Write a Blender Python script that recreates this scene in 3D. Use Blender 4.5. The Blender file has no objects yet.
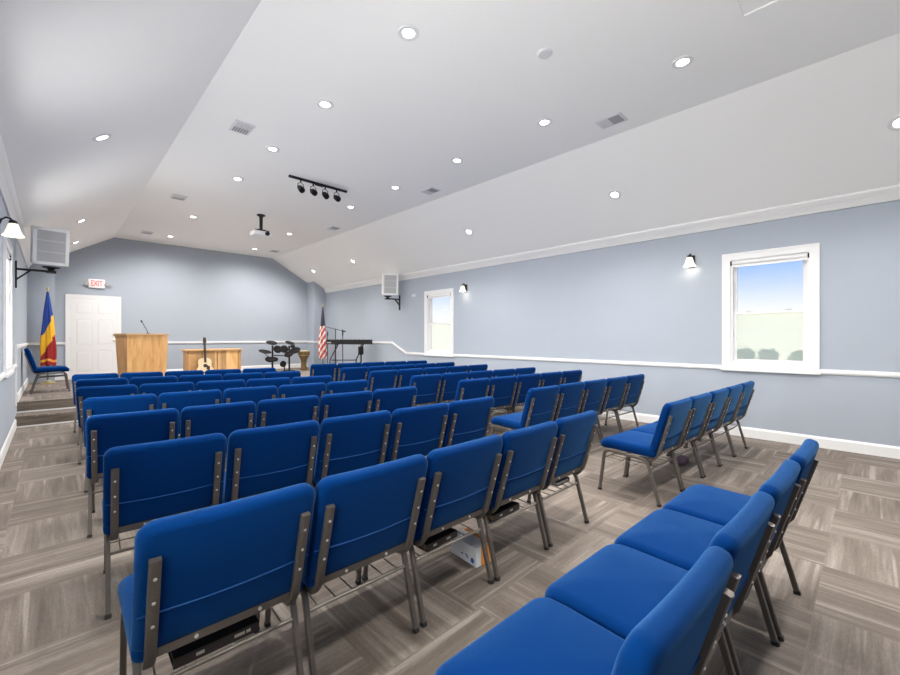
import bpy, bmesh, math, random
from mathutils import Vector, Matrix
random.seed(7)
PI = math.pi
sc = bpy.context.scene
COL = sc.collection
# ------------------------------------------------------------------ room numbers (metres)
XL, XR = -0.41, 7.014          # side walls
YB, YO = 14.10, -2.4           # platform-end wall, rear end, closed by an added wall
ZC, ZW = 4.07, 3.09            # flat ceiling, eaves
XC1, XC2 = 1.19, 5.33          # flat part of the ceiling
PZ = 0.34                      # platform height
YS1, YS2 = 9.25, 9.72          # step riser, platform riser

DAY_FILL = 230.0  # power of the fill lamps added outside the left windows
# ------------------------------------------------------------------ materials
def nodes(m):
    m.use_nodes = True
    nt = m.node_tree
    return nt, nt.nodes, nt.links, nt.nodes['Principled BSDF']

def mat(name, col, rough=0.6, metal=0.0, noise=0.0, nscale=20.0, bump=0.0, bscale=200.0, spec=0.5):
    m = bpy.data.materials.new(name)
    nt, N, L, b = nodes(m)
    b.inputs['Base Color'].default_value = (*col, 1)
    b.inputs['Roughness'].default_value = rough
    b.inputs['Metallic'].default_value = metal
    b.inputs['Specular IOR Level'].default_value = spec
    tc = N.new('ShaderNodeTexCoord')
    if noise:
        n = N.new('ShaderNodeTexNoise'); n.inputs['Scale'].default_value = nscale; n.inputs['Detail'].default_value = 4
        L.new(tc.outputs['Object'], n.inputs['Vector'])
        mx = N.new('ShaderNodeMix'); mx.data_type = 'RGBA'
        mx.inputs[6].default_value = (*[c * (1 - noise) for c in col], 1)
        mx.inputs[7].default_value = (*[min(1, c * (1 + noise)) for c in col], 1)
        L.new(n.outputs['Fac'], mx.inputs[0]); L.new(mx.outputs[2], b.inputs['Base Color'])
    if bump:
        n2 = N.new('ShaderNodeTexNoise'); n2.inputs['Scale'].default_value = bscale; n2.inputs['Detail'].default_value = 3
        L.new(tc.outputs['Object'], n2.inputs['Vector'])
        bp = N.new('ShaderNodeBump'); bp.inputs['Strength'].default_value = bump; bp.inputs['Distance'].default_value = 0.002
        L.new(n2.outputs['Fac'], bp.inputs['Height']); L.new(bp.outputs['Normal'], b.inputs['Normal'])
    return m

def emit(name, col, strength):
    m = bpy.data.materials.new(name)
    nt, N, L, b = nodes(m)
    b.inputs['Base Color'].default_value = (*col, 1)
    b.inputs['Emission Color'].default_value = (*col, 1)
    b.inputs['Emission Strength'].default_value = strength
    return m

def wood(name, c1, c2, scale=6.0, axis='Z', rough=0.4, plank=0.0):
    m = bpy.data.materials.new(name)
    nt, N, L, b = nodes(m)
    tc = N.new('ShaderNodeTexCoord'); mp = N.new('ShaderNodeMapping')
    s = {'X': (0.12, 1, 1), 'Y': (1, 0.12, 1), 'Z': (1, 1, 0.12)}[axis]
    mp.inputs['Scale'].default_value = [v * scale for v in s]
    L.new(tc.outputs['Object'], mp.inputs['Vector'])
    n = N.new('ShaderNodeTexNoise'); n.inputs['Scale'].default_value = 3.0; n.inputs['Detail'].default_value = 6; n.inputs['Distortion'].default_value = 0.8
    L.new(mp.outputs['Vector'], n.inputs['Vector'])
    cr = N.new('ShaderNodeValToRGB')
    cr.color_ramp.elements[0].position = 0.32; cr.color_ramp.elements[0].color = (*c1, 1)
    cr.color_ramp.elements[1].position = 0.68; cr.color_ramp.elements[1].color = (*c2, 1)
    L.new(n.outputs['Fac'], cr.inputs['Fac'])
    out = cr.outputs['Color']
    if plank:
        sx = N.new('ShaderNodeSeparateXYZ'); L.new(tc.outputs['Object'], sx.inputs[0])
        d = N.new('ShaderNodeMath'); d.operation = 'DIVIDE'; d.inputs[1].default_value = plank; L.new(sx.outputs['X'], d.inputs[0])
        fl = N.new('ShaderNodeMath'); fl.operation = 'FLOOR'; L.new(d.outputs[0], fl.inputs[0])
        wn = N.new('ShaderNodeTexWhiteNoise'); wn.noise_dimensions = '1D'; L.new(fl.outputs[0], wn.inputs['W'])
        mr = N.new('ShaderNodeMapRange'); mr.inputs['To Min'].default_value = 0.55; mr.inputs['To Max'].default_value = 1.25
        L.new(wn.outputs['Value'], mr.inputs['Value'])
        hs = N.new('ShaderNodeMix'); hs.data_type = 'RGBA'; hs.blend_type = 'MULTIPLY'; hs.inputs[0].default_value = 1
        L.new(out, hs.inputs[6]); L.new(mr.outputs['Result'], hs.inputs[7]); out = hs.outputs[2]
    L.new(out, b.inputs['Base Color'])
    b.inputs['Roughness'].default_value = rough
    return m

def carpet():
    """Carpet tiles with fine streaks, quarter turned tile by tile."""
    m = bpy.data.materials.new('striped_carpet_tile')
    nt, N, L, b = nodes(m)
    def math_(op, a, c=None):
        n = N.new('ShaderNodeMath'); n.operation = op
        for i, v in enumerate((a, c)):
            if v is None: continue
            if isinstance(v, (int, float)): n.inputs[i].default_value = v
            else: L.new(v, n.inputs[i])
        return n.outputs[0]
    tc = N.new('ShaderNodeTexCoord'); sx = N.new('ShaderNodeSeparateXYZ'); L.new(tc.outputs['Object'], sx.inputs[0])
    T = 0.605
    u = math_('DIVIDE', math_('ADD', sx.outputs['X'], -2.79 + 20 * T), T)
    v = math_('DIVIDE', math_('ADD', sx.outputs['Y'], -0.21 + 20 * T), T)
    iu, iv = math_('FLOOR', u), math_('FLOOR', v)
    par = math_('MODULO', math_('ADD', iu, iv), 2.0)            # 0: streaks along X, 1: along Y
    fu, fv = math_('FRACT', u), math_('FRACT', v)
    def mix(f, a, c):
        n = N.new('ShaderNodeMix'); n.data_type = 'FLOAT'; L.new(f, n.inputs[0]); L.new(a, n.inputs[2]); L.new(c, n.inputs[3]); return n.outputs[0]
    across = mix(par, fv, fu); along = mix(par, fu, fv)
    seed = math_('ADD', math_('MULTIPLY', iu, 7.31), math_('MULTIPLY', iv, 3.77))
    def streak(sa, sl, so, detail):
        c = N.new('ShaderNodeCombineXYZ')
        L.new(math_('MULTIPLY', across, sa), c.inputs[0]); L.new(math_('MULTIPLY', along, sl), c.inputs[1]); L.new(math_('ADD', seed, so), c.inputs[2])
        n = N.new('ShaderNodeTexNoise'); n.inputs['Scale'].default_value = 1.0; n.inputs['Detail'].default_value = detail; n.inputs['Roughness'].default_value = 0.65
        L.new(c.outputs[0], n.inputs['Vector']); return n.outputs['Fac']
    s1, s2, s3 = streak(6, 0.5, 0, 2), streak(38, 1.6, 50, 4), streak(90, 22, 90, 3)
    wn = N.new('ShaderNodeTexWhiteNoise'); wn.noise_dimensions = '1D'; L.new(seed, wn.inputs['W'])
    s4 = streak(11, 0.35, 130, 1)
    band = N.new('ShaderNodeMapRange'); band.interpolation_type = 'SMOOTHSTEP'; band.inputs['From Min'].default_value = .60; band.inputs['From Max'].default_value = .68; L.new(s4, band.inputs['Value'])
    t = math_('ADD', math_('ADD', math_('MULTIPLY', s1, 0.62), math_('MULTIPLY', s2, 0.34)), math_('MULTIPLY', s3, 0.24))
    t = math_('ADD', t, math_('MULTIPLY', band.outputs['Result'], 0.17))
    t = math_('ADD', t, math_('MULTIPLY', wn.outputs['Value'], 0.10))
    cr = N.new('ShaderNodeValToRGB'); e = cr.color_ramp.elements
    e[0].position = 0.42; e[0].color = (*FLOOR_A, 1)
    e[1].position = 0.90; e[1].color = (*FLOOR_C, 1)
    k = e.new(0.64); k.color = (*FLOOR_B, 1)
    L.new(t, cr.inputs['Fac']); L.new(cr.outputs['Color'], b.inputs['Base Color'])
    b.inputs['Roughness'].default_value = 0.75; b.inputs['Specular IOR Level'].default_value = 0.35
    bp = N.new('ShaderNodeBump'); bp.inputs['Strength'].default_value = 0.25; bp.inputs['Distance'].default_value = 0.002
    L.new(s3, bp.inputs['Height']); L.new(bp.outputs['Normal'], b.inputs['Normal'])
    return m

FLOOR_A, FLOOR_B, FLOOR_C = (0.085, 0.067, 0.055), (0.150, 0.1225, 0.1025), (0.30, 0.262, 0.232)
M = {}
M['wall'] = mat('pale_blue_paint', (0.355, 0.395, 0.455), 0.7, noise=0.015, nscale=3, bump=0.08, bscale=300)
M['ceil'] = mat('white_ceiling_paint', (0.93, 0.922, 0.90), 0.8, bump=0.05, bscale=200)
M['white'] = mat('white_gloss_trim', (0.76, 0.76, 0.76), 0.4)
M['door'] = mat('white_door_paint', (0.73, 0.73, 0.73), 0.45)
M['carpet'] = carpet()
M['riser'] = wood('brown_riser', (0.09, 0.07, 0.055), (0.19, 0.155, 0.125), 5, 'X', 0.6)
M['fabric'] = mat('royal_blue_fabric', (0.0003, 0.021, 0.108), 0.95, noise=0.16, nscale=420, bump=0.55, bscale=700, spec=0.04)
_b = M['fabric'].node_tree.nodes['Principled BSDF']; _b.inputs['Sheen Weight'].default_value = 0.34; _b.inputs['Sheen Roughness'].default_value = 0.34; _b.inputs['Sheen Tint'].default_value = (0.22, 0.56, 1, 1)
M['seam'] = mat('blue_seam_thread', (0.004, 0.06, 0.24), 0.9)
M['bronze'] = mat('hammered_bronze_metal', (0.135, 0.118, 0.105), 0.42, 0.55, noise=0.18, nscale=160, bump=0.3, bscale=260)
M['silver'] = mat('bright_screw_steel', (0.8, 0.8, 0.78), 0.3, 0.6)
M['rubber'] = mat('black_rubber', (0.015, 0.015, 0.015), 0.7)
M['wire'] = mat('rack_wire_metal', (0.2, 0.18, 0.16), 0.4, 0.6)
M['black'] = mat('black_metal', (0.016, 0.016, 0.018), 0.5, 0.1, spec=0.25)
M['blackp'] = mat('black_plastic', (0.016, 0.016, 0.017), 0.6, spec=0.2)
M['bookcover'] = mat('black_book_cover', (0.018, 0.015, 0.014), 0.5, bump=0.2, bscale=300)
M['pages'] = mat('book_pages', (0.75, 0.72, 0.64), 0.8, noise=0.1, nscale=90)
M['brownpages'] = mat('dark_gilt_page_edges', (0.12, 0.07, 0.04), 0.5, noise=0.2, nscale=90)
M['gilt'] = mat('silver_foil_mark', (0.5, 0.48, 0.42), 0.35, 0.5)
M['oak'] = wood('golden_oak', (0.60, 0.31, 0.105), (0.78, 0.47, 0.20), 7, 'Z', 0.4)
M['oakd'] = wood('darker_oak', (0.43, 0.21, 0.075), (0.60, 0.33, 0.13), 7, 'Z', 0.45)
M['plank'] = wood('mixed_plank_wood', (0.62, 0.34, 0.12), (0.80, 0.52, 0.25), 7, 'Z', 0.45, plank=0.145)
M['oaktop'] = wood('oak_top', (0.52, 0.30, 0.12), (0.68, 0.43, 0.2), 7, 'X', 0.4)
M['spruce'] = wood('pale_spruce', (0.72, 0.52, 0.30), (0.85, 0.68, 0.45), 14, 'Z', 0.35)
M['rosewood'] = mat('dark_rosewood', (0.03, 0.02, 0.015), 0.4)
M['drumwood'] = wood('carved_drum_wood', (0.10, 0.06, 0.022), (0.2, 0.125, 0.045), 12, 'Z', 0.5)
M['skin'] = mat('drum_skin', (0.65, 0.56, 0.42), 0.7)
M['grille'] = None
M['spk'] = mat('white_speaker_cabinet', (0.9, 0.9, 0.89), 0.5)
M['red'] = mat('flag_red', (0.30, 0.012, 0.014), 0.8)
M['usred'] = mat('flag_stripe_red', (0.52, 0.07, 0.05), 0.8)
M['uswhite'] = mat('flag_stripe_white', (0.8, 0.74, 0.72), 0.8)
M['navy'] = mat('flag_canton_navy', (0.05, 0.05, 0.075), 0.85)
M['fblue'] = mat('flag_blue', (0.008, 0.045, 0.26), 0.8)
M['yellow'] = mat('flag_yellow', (0.80, 0.42, 0.015), 0.8)
M['fringe'] = mat('orange_fringe', (0.75, 0.32, 0.06), 0.8)
M['gold'] = mat('gold_finial', (0.62, 0.5, 0.25), 0.3, 0.8)
M['pole'] = mat('dark_flag_pole', (0.06, 0.04, 0.028), 0.4)
M['brass'] = mat('satin_brass', (0.5, 0.44, 0.32), 0.35, 0.8)
M['ventgrey'] = mat('vent_grey', (0.62, 0.62, 0.63), 0.6)
M['ventwhite'] = mat('vent_white', (0.72, 0.72, 0.73), 0.6)
M['ventdark'] = mat('vent_slot_grey', (0.33, 0.33, 0.34), 0.7)
M['exitred'] = emit('exit_letter_red', (0.9, 0.09, 0.07), 0.75)
M['exitbody'] = mat('exit_white_plastic', (0.85, 0.83, 0.83), 0.5)
M['greyplast'] = mat('grey_plastic', (0.33, 0.33, 0.33), 0.5)
M['lens'] = emit('downlight_lens', (1.0, 0.99, 0.97), 14.0)
M['shade'] = None
M['bulb'] = emit('sconce_bulb', (1.0, 0.93, 0.8), 12.0)
M['pad'] = mat('black_drum_pad', (0.016, 0.014, 0.014), 0.85, spec=0.15)
M['keyw'] = mat('white_keys', (0.8, 0.8, 0.78), 0.35)
M['boxwhite'] = mat('white_carton', (0.75, 0.77, 0.8), 0.6)
M['boxorange'] = mat('orange_carton', (0.72, 0.27, 0.05), 0.6)
M['boxblue'] = mat('blue_print', (0.02, 0.07, 0.32), 0.6)
M['purple'] = mat('dull_purple_cloth', (0.11, 0.075, 0.115), 0.9)
M['garden'] = mat('cream_render', (0.90, 0.84, 0.66), 0.9, noise=0.05, nscale=2)
M['lawn'] = mat('pale_concrete', (0.62, 0.61, 0.57), 0.9, noise=0.1, nscale=8)
M['leaf'] = mat('shrub_green', (0.06, 0.13, 0.035), 0.8, noise=0.5, nscale=14)

def grille_mat():
    m = bpy.data.materials.new('grey_speaker_grille')
    nt, N, L, b = nodes(m)
    tc = N.new('ShaderNodeTexCoord'); w = N.new('ShaderNodeTexWave'); w.bands_direction = 'Z'; w.inputs['Scale'].default_value = 22
    L.new(tc.outputs['Object'], w.inputs['Vector'])
    cr = N.new('ShaderNodeValToRGB'); cr.color_ramp.elements[0].color = (0.42, 0.42, 0.42, 1); cr.color_ramp.elements[1].color = (0.56, 0.56, 0.56, 1)
    L.new(w.outputs['Fac'], cr.inputs['Fac']); L.new(cr.outputs['Color'], b.inputs['Base Color']); b.inputs['Roughness'].default_value = 0.7
    return m
M['grille'] = grille_mat()

def shade_mat():
    m = bpy.data.materials.new('lit_frosted_glass_shade')
    nt, N, L, b = nodes(m)
    b.inputs['Base Color'].default_value = (0.95, 0.9, 0.78, 1)
    b.inputs['Emission Color'].default_value = (1.0, 0.90, 0.68, 1); b.inputs['Emission Strength'].default_value = 0.7
    b.inputs['Roughness'].default_value = 0.3
    return m
M['shade'] = shade_mat()

def clear_glass():
    m = bpy.data.materials.new('clear_window_glass'); m.use_nodes = True
    nt = m.node_tree; nt.nodes.clear()
    o = nt.nodes.new('ShaderNodeOutputMaterial'); t = nt.nodes.new('ShaderNodeBsdfTransparent'); g = nt.nodes.new('ShaderNodeBsdfGlossy')
    t.inputs[0].default_value = (0.86, 0.87, .88, 1); g.inputs['Roughness'].default_value = 0.02
    mx = nt.nodes.new('ShaderNodeMixShader'); mx.inputs[0].default_value = 0.05
    nt.links.new(t.outputs[0], mx.inputs[1]); nt.links.new(g.outputs[0], mx.inputs[2]); nt.links.new(mx.outputs[0], o.inputs[0])
    return m
M['glass'] = clear_glass()

def frosted_glass():
    m = bpy.data.materials.new('frosted_window_glass'); m.use_nodes = True
    nt = m.node_tree; nt.nodes.clear()
    o = nt.nodes.new('ShaderNodeOutputMaterial'); t = nt.nodes.new('ShaderNodeBsdfTransparent'); g = nt.nodes.new('ShaderNodeBsdfTranslucent')
    t.inputs['Color'].default_value = (1, 1, .97, 1); g.inputs[0].default_value = (0.97, 0.96, 0.86, 1)
    mx = nt.nodes.new('ShaderNodeMixShader'); mx.inputs[0].default_value = 0.36
    nt.links.new(t.outputs[0], mx.inputs[1]); nt.links.new(g.outputs[0], mx.inputs[2]); nt.links.new(mx.outputs[0], o.inputs[0])
    return m
M['frost'] = frosted_glass()

# ------------------------------------------------------------------ mesh helpers
class MB:
    def __init__(s): s.bm = bmesh.new(); s.mi = 0
    def _f(s, vs):
        try:
            f = s.bm.faces.new(vs); f.material_index = s.mi; return f
        except ValueError: return None
    def box(s, x0, x1, y0, y1, z0, z1, mtx=None, bev=0.0):
        ps = [(x, y, z) for z in (z0, z1) for y in (y0, y1) for x in (x0, x1)]
        vs = [s.bm.verts.new(mtx @ Vector(p) if mtx else p) for p in ps]
        fs = [s._f([vs[i] for i in q]) for q in ((0, 2, 3, 1), (4, 5, 7, 6), (0, 1, 5, 4), (2, 6, 7, 3), (0, 4, 6, 2), (1, 3, 7, 5))]
        if bev:
            es = list({e for f in fs for e in f.edges})
            bmesh.ops.bevel(s.bm, geom=es, offset=bev, segments=2, affect='EDGES', profile=0.5, material=s.mi)
        return s
    def prism(s, pts, a, c, axis='Y', mtx=None):
        """extrude a 2D outline; axis Y: pts are (x,z); X: (y,z); Z: (x,y)"""
        def P(p, t):
            q = {'Y': (p[0], t, p[1]), 'X': (t, p[0], p[1]), 'Z': (p[0], p[1], t)}[axis]
            return mtx @ Vector(q) if mtx else q
        A = [s.bm.verts.new(P(p, a)) for p in pts]; B = [s.bm.verts.new(P(p, c)) for p in pts]
        n = len(pts); s._f(A[::-1]); s._f(B)
        for i in range(n): s._f([A[i], A[(i + 1) % n], B[(i + 1) % n], B[i]])
        return s
    def tube(s, pts, r, seg=8, rx=None, side=None, square=False):
        """sweep along pts; r along 'side'-perpendicular, rx along side (default r)"""
        pts = [Vector(p) for p in pts]; rx = rx or r
        rings = []
        for i, p in enumerate(pts):
            if i == 0: t = pts[1] - p
            elif i == len(pts) - 1: t = p - pts[i - 1]
            else: t = (pts[i + 1] - p).normalized() + (p - pts[i - 1]).normalized()
            t.normalize()
            sd = Vector(side) if side else (Vector((1, 0, 0)) if abs(t.x) < 0.8 else Vector((0, 1, 0)))
            sd = (sd - t * sd.dot(t)).normalized(); up = t.cross(sd)
            ring = []
            for k in range(seg):
                a = 2 * PI * (k + 0.5) / seg; ca, sa = math.cos(a), math.sin(a)
                if square:
                    e = 0.35; ca = math.copysign(abs(ca) ** e, ca); sa = math.copysign(abs(sa) ** e, sa)
                ring.append(s.bm.verts.new(p + sd * rx * ca + up * r * sa))
            rings.append(ring)
        for A, B in zip(rings, rings[1:]):
            for k in range(seg): s._f([A[k], A[(k + 1) % seg], B[(k + 1) % seg], B[k]])
        s._f(rings[0][::-1]); s._f(rings[-1])
        return s
    def lathe(s, prof, seg=24, mtx=None, closed=True):
        rings = []
        for r, z in prof:
            rings.append([s.bm.verts.new((mtx or Matrix()) @ Vector((max(r, 1e-4) * math.cos(2 * PI * k / seg), max(r, 1e-4) * math.sin(2 * PI * k / seg), z))) for k in range(seg)])
        for A, B in zip(rings, rings[1:]):
            for k in range(seg): s._f([A[k], A[(k + 1) % seg], B[(k + 1) % seg], B[k]])
        if closed: s._f(rings[0][::-1]); s._f(rings[-1])
        return s
    def pad(s, w, h, cr, thick, er, puff_f, puff_b, fn, crb=None):
        """upholstered pad: rounded-rectangle outline in (u,v), thickness along n; fn maps (u,v,n)->point"""
        crb = cr if crb is None else crb
        n = 7; out = []
        for cx, cy, a0, rr in ((w / 2 - cr, h - cr, 0, cr), (-w / 2 + cr, h - cr, PI / 2, cr), (-w / 2 + crb, crb, PI, crb), (w / 2 - crb, crb, 1.5 * PI, crb)):
            for i in range(n):
                a = a0 + PI / 2 * i / (n - 1); out.append((cx + rr * math.cos(a), cy + rr * math.sin(a)))
        # densify straight runs
        d = []
        for i, p in enumerate(out):
            q = out[(i + 1) % len(out)]; L_ = math.hypot(q[0] - p[0], q[1] - p[1]); k = max(1, int(L_ / 0.06))
            for j in range(k): d.append((p[0] + (q[0] - p[0]) * j / k, p[1] + (q[1] - p[1]) * j / k))
        cy = h / 2
        def ring(inset, nn, extra=0.0):
            fx = 1 - inset / (w / 2); fy = 1 - inset / (h / 2)
            return [s.bm.verts.new(fn(p[0] * fx, cy + (p[1] - cy) * fy, nn)) for p in d]
        S_ = [0.93, 0.75, 0.5, 0.25]
        edge = [(er * (1 - math.cos(a)), er * (1 - math.sin(a))) for a in [PI / 2 * i / 5 for i in range(6)]]
        e0 = 1 - er / (min(w, h) / 2)
        def cap(t, nn):      # t: 0 at the rim, 1 at the middle
            fx = (1 - er / (w / 2)) * (1 - t); fy = (1 - er / (h / 2)) * (1 - t)
            return [s.bm.verts.new(fn(p[0] * fx, cy + (p[1] - cy) * fy, nn)) for p in d]
        rings = [cap(t, -puff_b * (1 - (1 - t) ** 2)) for t in S_]
        rings += [ring(i_, e) for i_, e in edge[::-1]] + [ring(i_, thick - e) for i_, e in edge]
        rings += [cap(t, thick + puff_f * (1 - (1 - t) ** 2)) for t in S_[::-1]]
        k = len(d)
        for A, B in zip(rings, rings[1:]):
            for i in range(k): s._f([A[i], A[(i + 1) % k], B[(i + 1) % k], B[i]])
        s._f(rings[0][::-1]); s._f(rings[-1])
        return s
    def build(s, name, m, parent=None, smooth=True, loc=None, angle=40):
        bmesh.ops.recalc_face_normals(s.bm, faces=s.bm.faces[:])
        me = bpy.data.meshes.new(name); s.bm.to_mesh(me); s.bm.free()
        for mm in (m if isinstance(m, list) else [m]): me.materials.append(mm)
        if smooth:
            me.polygons.foreach_set('use_smooth', [True] * len(me.polygons))
            me.set_sharp_from_angle(angle=math.radians(angle))
        o = bpy.data.objects.new(name, me); COL.objects.link(o)
        if parent: o.parent = parent
        if loc: o.location = loc
        return o

def tag(o, label, cat=None, group=None, kind=None):
    o['label'] = label
    if cat: o['category'] = cat
    if group: o['group'] = group
    if kind: o['kind'] = kind
    return o
def empty(name, loc=(0, 0, 0), rz=0.0):
    o = bpy.data.objects.new(name, None); COL.objects.link(o); o.empty_display_size = 0.1
    o.location = loc; o.rotation_euler = (0, 0, rz); return o
def struct(o, label=None, cat=None):
    o['kind'] = 'structure'
    if label: o['label'] = label
    if cat: o['category'] = cat
    return o
def kids(o): return [c for c in bpy.data.objects if c.parent == o]
def copy_tree(o, parent=None, cache={}):
    c = o.copy(); COL.objects.link(c)
    if parent: c.parent = parent
    for ch in CH.get(o.name, ()): copy_tree(ch, c)
    return c
CH = {}
def index_children():
    CH.clear()
    for o in bpy.data.objects:
        if o.parent: CH.setdefault(o.parent.name, []).append(o)
ORD = ['first', 'second', 'third', 'fourth', 'fifth', 'sixth', 'seventh', 'eighth']

# ------------------------------------------------------------------ setting
struct(MB().box(XL - .12, XR + .12, YO, YS2 + .02, -0.06, 0.0).build('floor', M['carpet'], smooth=False), 'grey brown striped carpet tile floor of the hall', 'floor')
# windows: (wall side, y0, y1) outer casing
WZ0, WZ1, CAS = 0.93, 2.60, 0.095
WIN = [('right', .47, 1.52), ('right', 7.09, 8.16), ('left', 7.05, 8.12), ('left', .2, 1.25), ('left', 3.6, 4.67)]
def wall_side(side):
    m = MB(); x0, x1 = (XR, XR + .14) if side == 'right' else (XL - .14, XL)
    ops = sorted([(a + CAS, b - CAS) for s_, a, b in WIN if s_ == side])
    y = YO
    for a, b in ops:
        m.box(x0, x1, y, a, -.06, ZW + .12); m.box(x0, x1, a, b, -.06, WZ0 + CAS); m.box(x0, x1, a, b, WZ1 - CAS, ZW + .12); y = b
    m.box(x0, x1, y, YB + .14, -.06, ZW + .12)
    return struct(m.build('wall_' + side, M['wall'], smooth=False), 'pale blue painted %s side wall with white chair rail' % side, 'wall')
wall_side('right'); wall_side('left')
struct(MB().prism([(XL, -.06), (XR, -.06), (XR, ZW), (XC2, ZC + .02), (XC1, ZC + .02), (XL, ZW)], YB, YB + .14).build('wall_back', M['wall'], smooth=False), 'pale blue end wall behind the platform', 'wall')
struct(MB().box(XL - .14, XR + .14, YO - .14, YO, -.06, ZC + .1).build('wall_rear_added', M['wall'], smooth=False), 'added unseen pale blue wall behind the viewer for bounced light', 'wall')  # unseen wall, added to close the room and return bounced light
CHX, CHY = .46, .53
def ztop(x): return ZW + (ZC - ZW) * min(1, max(0, (x - XL) / (XC1 - XL))) if x < 3 else ZW + (ZC - ZW) * min(1, max(0, (XR - x) / (XR - XC2)))
struct(MB().prism([(XL, PZ), (XL + CHX, PZ), (XL + CHX, ztop(XL + CHX) + .02), (XL, ZW + .02)], YB - CHY, YB).build('wall_left_corner_box', M['wall'], smooth=False), 'pale blue boxed out corner left of the platform door', 'wall')
struct(MB().prism([(XR - CHX, PZ), (XR, PZ), (XR, ZW + .02), (XR - CHX, ztop(XR - CHX) + .02)], YB - CHY, YB).build('wall_right_corner_box', M['wall'], smooth=False), 'pale blue boxed out corner behind the striped flag', 'wall')
# ceiling: one slab, two slopes and a flat
th = .12
struct(MB().prism([(XL - .14, ZW - .086), (XL, ZW), (XC1, ZC), (XC2, ZC), (XR, ZW), (XR + .14, ZW - .08), (XR + .14, ZW + th), (XC2 + .05, ZC + th), (XC1 - .05, ZC + th), (XL - .14, ZW + th)], YO, YB + .14).build('ceiling', M['ceil'], smooth=False), 'white ceiling with a flat middle and sloping sides', 'ceiling')
# crown moulding
def crown(side):
    s_ = 1 if side == 'left' else -1; x = XL if side == 'left' else XR
    sl = (ZC - ZW) / (XC1 - XL)
    pr = [(x, ZW - .10), (x + s_ * .018, ZW - .10), (x + s_ * .03, ZW - .07), (x + s_ * .055, ZW - .03), (x + s_ * .075, ZW - .005), (x + s_ * .095, ZW + .03), (x + s_ * .095, ZW + .095 * sl), (x, ZW)]
    struct(MB().prism(pr, YO, YB - CHY).build('trim_crown_' + side, M['white'], smooth=False), 'white crown moulding along the top of the %s wall' % side, 'moulding')
crown('left'); crown('right')
# baseboards
def board(name, pts, a, c, axis, lab):
    struct(MB().prism(pts, a, c, axis).build(name, M['white'], smooth=False), lab, 'baseboard')
bp = lambda x, s_, z=0: [(x, z), (x + s_ * .016, z), (x + s_ * .016, z + .115), (x + s_ * .006, z + .14), (x, z + .14)]
board('baseboard_right', bp(XR, -1), YO, YS1, 'Y', 'white baseboard along the right wall')
board('baseboard_left', bp(XL, 1), YO, YS1, 'Y', 'white baseboard along the left wall')
board('baseboard_right_platform', bp(XR, -1, PZ), YS2, YB - CHY, 'Y', 'white baseboard of the right wall on the platform')
board('baseboard_left_platform', bp(XL, 1, PZ), YS2, YB - CHY, 'Y', 'white baseboard of the left wall on the platform')
mb = MB()
for a, c in ((XL + CHX, .24), (1.34, XR - CHX)): mb.prism([(YB, PZ), (YB - .016, PZ), (YB - .016, PZ + .115), (YB - .006, PZ + .14), (YB, PZ + .14)], a, c, 'X')
struct(mb.build('baseboard_back', M['white'], smooth=False), 'white baseboard of the end wall on the platform', 'baseboard')
# chair rails (stepped up at the platform)
RZ = .935; RH = .062; RZ2 = RZ + .285
def rail_run(m, side, y0, y1, z0, z1):
    x = XR if side == 'right' else XL; s_ = -1 if side == 'right' else 1
    for d0, d1, a, c in ((0, .014, 0, RH), (.013, .026, .016, RH - .014)):
        xa, xb = sorted((x + s_ * d0, x + s_ * d1))
        vs = [m.bm.verts.new(p) for p in ((xa, y0, z0 + a), (xb, y0, z0 + a), (xb, y0, z0 + c), (xa, y0, z0 + c), (xa, y1, z1 + a), (xb, y1, z1 + a), (xb, y1, z1 + c), (xa, y1, z1 + c))]
        for q in ((3, 2, 1, 0), (4, 5, 6, 7), (0, 1, 5, 4), (1, 2, 6, 5), (2, 3, 7, 6), (3, 0, 4, 7)): m._f([vs[i] for i in q])
m = MB()
rail_run(m, 'right', YO, .47, RZ, RZ); rail_run(m, 'right', 1.52, 7.09, RZ, RZ); rail_run(m, 'right', 8.16, 8.95, RZ, RZ)
rail_run(m, 'right', 8.95, 9.60, RZ, RZ2); rail_run(m, 'right', 9.60, YB - CHY, RZ2, RZ2)
struct(m.build('trim_rail_right', M['white'], smooth=False), 'white chair rail on the right wall stepping up at the platform', 'chair rail')
m = MB()
rail_run(m, 'left', YO, .2, RZ, RZ); rail_run(m, 'left', 1.25, 7.05, RZ, RZ); rail_run(m, 'left', 8.12, 9.27, RZ, RZ); rail_run(m, 'left', 9.27, YB - CHY, RZ2, RZ2)
m.box(XL, XL + .02, 9.22, 9.28, PZ, RZ2 + RH)
struct(m.build('trim_rail_left', M['white'], smooth=False), 'white chair rail on the left wall with upright at the steps', 'chair rail')
m = MB()
for a, c in ((XL + CHX, .24), (1.34, XR - CHX)):
    m.box(a, c, YB - .014, YB, RZ2, RZ2 + RH); m.box(a, c, YB - .026, YB - .013, RZ2 + .016, RZ2 + RH - .014)
for a, c in ((XL, XL + CHX), (XR - CHX, XR)): m.box(a, c, YB - CHY - .02, YB - CHY, RZ2, RZ2 + RH)
m.box(XR - CHX - .02, XR - CHX, YB - CHY - .02, YB, RZ2, RZ2 + RH)
struct(m.build('trim_rail_back', M['white'], smooth=False), 'white chair rail across the end wall', 'chair rail')
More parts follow.
